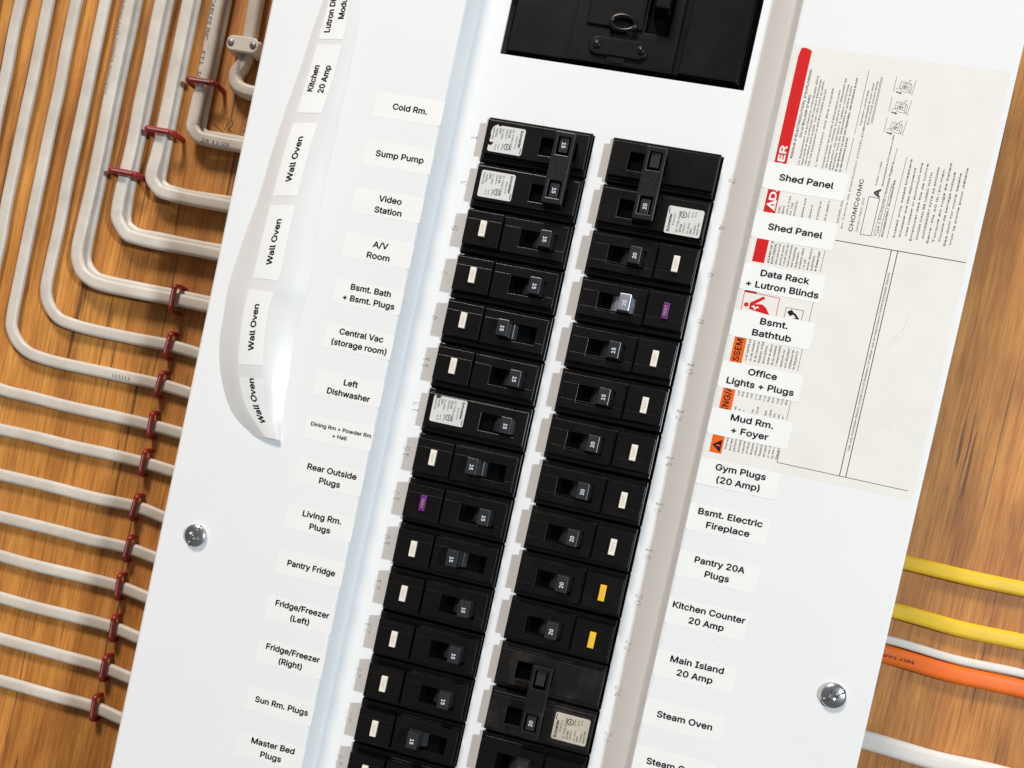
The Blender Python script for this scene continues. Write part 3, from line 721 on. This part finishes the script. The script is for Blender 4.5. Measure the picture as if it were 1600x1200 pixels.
D_ = [(-145.78, 46.43, 6.08), (-145.34, 31.74, 6.08), (-143.3, 14.33, 6.08), (-142.95, -12.22, 6.08), (-142.92, -34.71, 6.08), (-143.11, -53.37, 6.08), (-143.33, -76.97, 6.08), (-141.31, -103.44, 6.08), (-139.68, -126.43, 6.08), (-140.53, -139.52, 6.08), (-141.25, -161.49, 6.08), (-140.12, -179.89, 6.08), (-139.37, -195.97, 6.08), (-137.57, -213.16, 6.08)]
top = [(-160, 150), (-155, 150), (-143, 150), (-135, 150)]
cur = []
for Lx, (tx, ty) in zip((A_, B_, C_, D_), top):
    q = [(tx-2, 195, 6.6), (tx, 120, 6.8)]+Lx; cur.append(crom(q, 6))
NR = len(cur[0])
def surf(i, s):                            # i row (float), s 0..3 across
    i = max(0, min(NR-1.001, i)); k = int(i); f = i-k
    row = [c[k].lerp(c[k+1], f) for c in cur]
    pts = [row[0]*2-row[1]]+row+[row[3]*2-row[2]]; s = max(0, min(2.9999, s)); j = int(s); t = s-j
    a, b, c, d = pts[j:j+4]
    p = .5*((2*b)+(c-a)*t+(2*a-5*b+4*c-d)*t*t+(3*b-a-3*c+d)*t**3)
    l = b.lerp(c, t)
    p = p.lerp(l, .45); p.z = max(p.z, 6.07); return p
def nrm(i, s):
    u = surf(i+.3, s)-surf(i-.3, s); v = surf(i, min(s+.05, 3))-surf(i, s-.05); n = v.cross(u)*-1; n.normalize()
    return n if n.z > 0 else -n
st = thing('label_strip', 'long strip of leftover labels on its backing, curling off the left flank', 'label strip', (-150, -80, ZC))
sto = (-150, -80, ZC)
b = MB(); NS = 24; vs = [surf(i*.5, 3*k/NS) for i in range(2*(NR-1)+1) for k in range(NS+1)]
fs = [(i*(NS+1)+k, (i+1)*(NS+1)+k, (i+1)*(NS+1)+k+1, i*(NS+1)+k+1) for i in range(2*(NR-1)) for k in range(NS)]
me = b.add(vs, fs, True).mesh('backing', M['liner'], sto)
o = link('backing', me, st)
def rowof(y):                              # row at which the label's left edge reaches height y
    for i in range(NR-1):
        a, c = cur[1][i].y, cur[1][i+1].y
        if a >= y >= c: return i+(a-y)/(a-c)
    return NR-1.01
SL = [('Lutron Dimmer\nModule', 41.0, 6.6, 30, 'strip label with two lines cut off by the top of the photo'), ('Kitchen\n20 Amp', 3.8, -35.2, 15.4, 'strip label reading Kitchen 20 Amp'),
      ('Wall Oven', -41.2, -82.8, 25.4, None), ('Wall Oven', -88.0, -129.0, 25.4, None), ('Wall Oven', -135.6, -177.0, 25.4, None), ('Wall Oven', -183.6, -211.5, 25.4, None)]
for txt, y0, y1, tw, lab in SL:
    i0, i1 = rowof(y0), rowof(y1); n = 14
    if y1 == 6.6: i0 = rowof(52)
    if y1 < -210: i1 = rowof(-212.9)
    b = MB(); vs = []
    for q in range(n+1):
        for k in range(9):
            i = i0+(i1-i0)*q/n; s = 1.02+.96*k/8; vs.append(surf(i, s)+nrm(i, s)*.10)
    b.add(vs, [(q*9+k, (q+1)*9+k, (q+1)*9+k+1, q*9+k+1) for q in range(n) for k in range(8)], True)
    lo = link('label', b.mesh('label', M['label'], sto), st)
    if lab: lo['label'] = lab
    t2 = text2d(txt, 6.1, tw, bold=.033, res=3, line=LSP)
    # arc length along the label's middle
    N_ = 40; acc = [0]; 
    for q in range(N_): acc.append(acc[-1]+(surf(i0+(i1-i0)*(q+1)/N_, 1.5)-surf(i0+(i1-i0)*q/N_, 1.5)).length)
    Ltot = acc[-1]; mid = Ltot/2 if y1 > -210 else 13.0
    if y1 == 6.6: mid = 26.5
    def fn(x, y):
        d = max(0, min(Ltot-.01, mid-x)); q = max(j for j in range(N_+1) if acc[j] <= d); q = min(q, N_-1)
        i = i0+(i1-i0)*(q+(d-acc[q])/(acc[q+1]-acc[q]))/N_
        w = (surf(i, 2)-surf(i, 1)).length; s = 1.5-y/max(w, 6)
        p = surf(i, s)+nrm(i, s)*.17; return (p.x, p.y, p.z)
    link('lettering', MB().text(t2, fn).mesh('lettering', M['ink'], sto), lo)

# ================================================================== CABLES
GC = 'house wiring cables on the plywood'
def section(w, t):                         # flat cable with a slight waist between the conductors
    s = []
    for k in range(20):
        a = 2*math.pi*k/20; c, n = math.cos(a), math.sin(a)
        x = w/2*math.copysign(abs(c)**.75, c); y = t/2*math.copysign(abs(n)**.8, n)
        y *= 1-.13*math.exp(-(x/(w*.13))**2); s.append((x, y))
    return s
def cable(pts, label, w=8.8, t=5.0, mat='cable', n=8, name='cable'):
    jit = random.Random(len(label)+int(pts[-1][1]))
    pts = [pts[0]]+[(p[0]+jit.uniform(-.45, .45), p[1]+jit.uniform(-.45, .45), p[2]+jit.uniform(0, .35)) for p in pts[1:-1]]+[pts[-1]]
    P = crom(pts, n); org = tuple(pts[-1])
    o = link(name, MB().sweep(P, section(w, t)).mesh(name, M[mat], org), None, W(*org))
    o['label'] = label; o['category'] = 'cable'; o['group'] = GC; return o, org
ZS, ZL, ZU = ZW+2.7, ZW+2.7, ZW+7.6
XE = -190.5
def corner(x, y, r, z, lift, yt=330, xe=XE, dip=0, end=None):
    e = end if end is not None else y
    nv = max(3, int((yt-(y+r+14))/28)); p = [(x+.8*q/nv, yt+(y+r+14-yt)*q/nv, z+(lift*.4 if q == nv else 0)) for q in range(nv+1)]
    for k in range(0, 5): a = R(180+90*k/4); p.append((x+1+r+r*math.cos(a), y+r+r*math.sin(a), z+lift))
    xa = x+r+17; nh = max(1, int((-266-xa)/28)) if xa < -282 else 0
    p += [(xa, y-.4, z+lift*.4)]+[(xa+(-266-xa)*q/nh, y-.4+(dip*.2+.4)*q/nh, z) for q in range(1, nh+1)]+[(-241, y+dip, z), (-216, e+dip, z), (xe, e+dip, z)]
    return p
# clamp cable
c0, o0 = cable([(-258.5, 330, ZW+5), (-257, 120, ZW+5), (-256, 66, ZW+5), (-254.8, 34, ZW+5), (-256.6, 22, ZW+5), (-258.6, 15, ZW+5), (-256.6, 8.2, ZW+5.5), (-249.5, 5.4, ZW+6), (-236, 5.2, ZW+5), (XE, 5.2, ZW+5)],
               'round pale cable held by the white two hole clamp', 9.4, 9.2, n=10)
runs = [(-281.2, -30.8, 9.5, 'c'), (-302.4, -71.6, 13, 'd'), (-322.0, -104.0, 17, 'e'), (-344.8, -139.2, 21, 'f')]
names = ['innermost', 'second', 'third', 'fourth']
for (x, y, r, _), nm in zip(runs, names):
    cu = cable(corner(x, y, r, ZU, 1.5, dip=-.4), 'front cable of the %s stapled pair from the panel, pale flat jacket' % nm)
    cable(corner(x+1.3, y+3.4, r-2.6, ZL, 0), 'rear cable of the %s stapled pair from the panel, tucked under the front one' % nm)
    if nm == 'innermost': c4, o4 = cu
    if nm == 'fourth': c1, o1 = cu
hy = [-169.6, -196.4, -224.2, -250.2, -281.0, -309.2, -335.9, -364.2, -392, -420]
ordn = ['first', 'second', 'third', 'fourth', 'fifth', 'sixth', 'seventh', 'eighth', 'ninth', 'tenth']
for k, y in enumerate(hy):
    hk = cable(corner(-366-21*k, y, 24+3*k, ZS+.2, 1, dip=-1.6-.25*k), 'single pale cable running flat into the panel, %s below the stapled pairs' % ordn[k], 8.4, 4.8)
    if k == 1: h1_ = hk
def on_cable(o, org, t, size, width, f, mat='grey_ink'):
    link('lettering', MB().text(text2d(t, size, width), f).mesh('lettering', M[mat], org), o)
blue = simple('blue_ink', (.03, .035, .085), .6, spec=.2); M['blue_ink'] = blue
zt = ZU+2.95
on_cable(c4, o4, 'CABLES INC', 5.0, 28, at(-282.9, 47, zt, -90), 'blue_ink'); on_cable(c4, o4, 'FT1', 5.0, 9, at(-282.8, 21, zt, -90), 'blue_ink'); on_cable(c4, o4, '300V', 5.0, 13, at(-282.6, 6, zt, -90), 'blue_ink')
on_cable(c4, o4, '25 11:28', 4.6, 20, at(-260.5, -33.0, zt+1.1, -1), 'blue_ink')
on_cable(c1, o1, 'NMD90 14/2 COPPER 300V FT1', 4.2, 66, at(-346.9, 20, zt, -90), 'pale_ink')
on_cable(c0, o0, '300V', 4.0, 9, at(-256.4, 18.2, ZW+9.9, -86), 'pale_ink'); on_cable(c0, o0, ')))))', 4.6, 7.5, at(-255.4, 27.6, ZW+9.9, -86), 'pale_ink')
on_cable(*h1_, '))))))', 4.2, 13, at(-296, -197.6, ZS+3.1, 0), 'pale_ink')
# right hand side
for y, mat, lab, w in ((-314.2, 'cable_bright', 'thick white cable leaving the right side of the panel, low down', 11.5), (-261.3, 'orange_cable', 'bright orange cable leaving the right side of the panel', 11.0), (-252.6, 'cable_bright', 'thin white cable lying along the top of the orange one', 5.2),
                       (-234.6, 'yellow_cable', 'yellow cable leaving the right side of the panel, just above the orange one', 9.6), (-204.6, 'yellow_cable', 'upper yellow cable leaving the right side of the panel', 9.0)):
    x = lambda a: a
    co, oo = cable([(190.5, y, ZS+.8), (225, y, ZS+.8), (262, y-1.5, ZS+1.5), (300, y-1, ZS+.8), (345, y-3, ZS+.8), (420, y-3, ZS+.8), (620, y-3, ZS+.8)][::-1], lab, w, 5.2, mat)
    if mat == 'orange_cable': on_cable(co, oo, 'NYLON', 3.6, 19, at(229.5, y-.5, ZS+4.2, -1), 'grey_ink')

# ---------------------------------------------------------------- staples
GS = 'red insulated cable staples'
def staple_mesh(half, top, along):
    pts = [(-half, 0, 0), (-half, 0, top*.6), (-half+1.2, 0, top-.5), (-half+3.2, 0, top), (half-3.2, 0, top), (half-1.2, 0, top-.5), (half, 0, top*.6), (half, 0, 0)]
    pts = [(p[0] if along == 'x' else 0, p[0] if along == 'y' else 0, p[2]) for p in pts]
    P = crom(pts, 4); ring = 8; b = MB()
    vs = []; fs = []
    sd = Vector((0, 1, 0)) if along == 'x' else Vector((1, 0, 0))
    rr = random.Random(half)
    for i, p in enumerate(P):
        tg = (P[min(i+1, len(P)-1)]-P[max(i-1, 0)]).normalized(); nn = sd.cross(tg).normalized(); r = 1.75*(1+rr.uniform(-.06, .06))
        for k in range(ring): a = 2*math.pi*k/ring; vs.append(p+sd*r*math.cos(a)*1.15+nn*r*.8*math.sin(a))
    for i in range(len(P)-1):
        for k in range(ring): fs.append((i*ring+k, i*ring+(k+1) % ring, (i+1)*ring+(k+1) % ring, (i+1)*ring+k))
    b.add(vs, fs, True); ins = b.mesh('insulation', M['staple'])
    w = MB()
    for s in (-1, 1):
        q = (s*half, 0) if along == 'x' else (0, s*half)
        w.box(q[0]-.6, q[0]+.6, q[1]-.6, q[1]+.6, -3, 1.2)
    h_ = half-3.0
    if along == 'x': w.box(-h_, h_, -.55, .45, top+.6, top+1.62, .2)
    else: w.box(-.45, .55, -h_, h_, top+.6, top+1.62, .2)
    return ins, w.mesh('wire', M['bright_wire'])
SH = staple_mesh(8.6, 7.4, 'y'); SV = staple_mesh(10.6, 13.2, 'x'); SHD = staple_mesh(8.8, 13.0, 'y')
ls = [(-281.0+2.2, 4.6, SV, 'innermost pair where it comes down beside the clamp'), (-300.6, -32, SV, 'second pair above its bend'), (-320.2, -63.4, SV, 'third pair above its bend'), (-266.6, -138.9, SHD, 'fourth pair beside the panel edge')]
for x, y, ms, w in ls:
    t = thing('staple', 'red cable staple over the %s' % w, 'staple', (x, y, ZW), GS)
    link('insulation', ms[0], t); link('wire', ms[1], t)
for k, y in enumerate(hy):
    x = [-266.4, -267, -266.8, -266.6, -266.3, -265, -265.6, -263.5, -264, -265][k]
    t = thing('staple', 'red cable staple over the %s single cable below the pairs' % ordn[k], 'staple', (x, y-.2, ZW), GS)
    link('insulation', SH[0], t); link('wire', SH[1], t); t.rotation_euler = (0, R(random.uniform(-5, 5)), 0)
# ---------------------------------------------------------------- two hole clamp
co = (-255.4, 33.0, ZW)
cl = thing('cable_clamp', 'white plastic two hole clamp over the round cable', 'cable clamp', co)
b = MB().prism(rrect(-266.5, -244.2, 28.0, 38.0, 4.2, 6), ZW+9.6, ZW+13.2)
b.box(-266, -260.2, 28.4, 37.6, ZW+.05, ZW+9.7).box(-250.0, -244.6, 28.4, 37.6, ZW+.05, ZW+9.7)
link('strap', b.mesh('strap', M['clamp'], co, .7, 2), cl)
for x in (-263.4, -247.6):
    link('nail_head', MB().disc(x, 33.0, ZW+13.2, [(2.3, 0), (2.25, .5), (1.9, .8), (1.5, .7), (1.1, .95), (.5, 1.0)]).mesh('nail_head', M['dull'], co), cl)
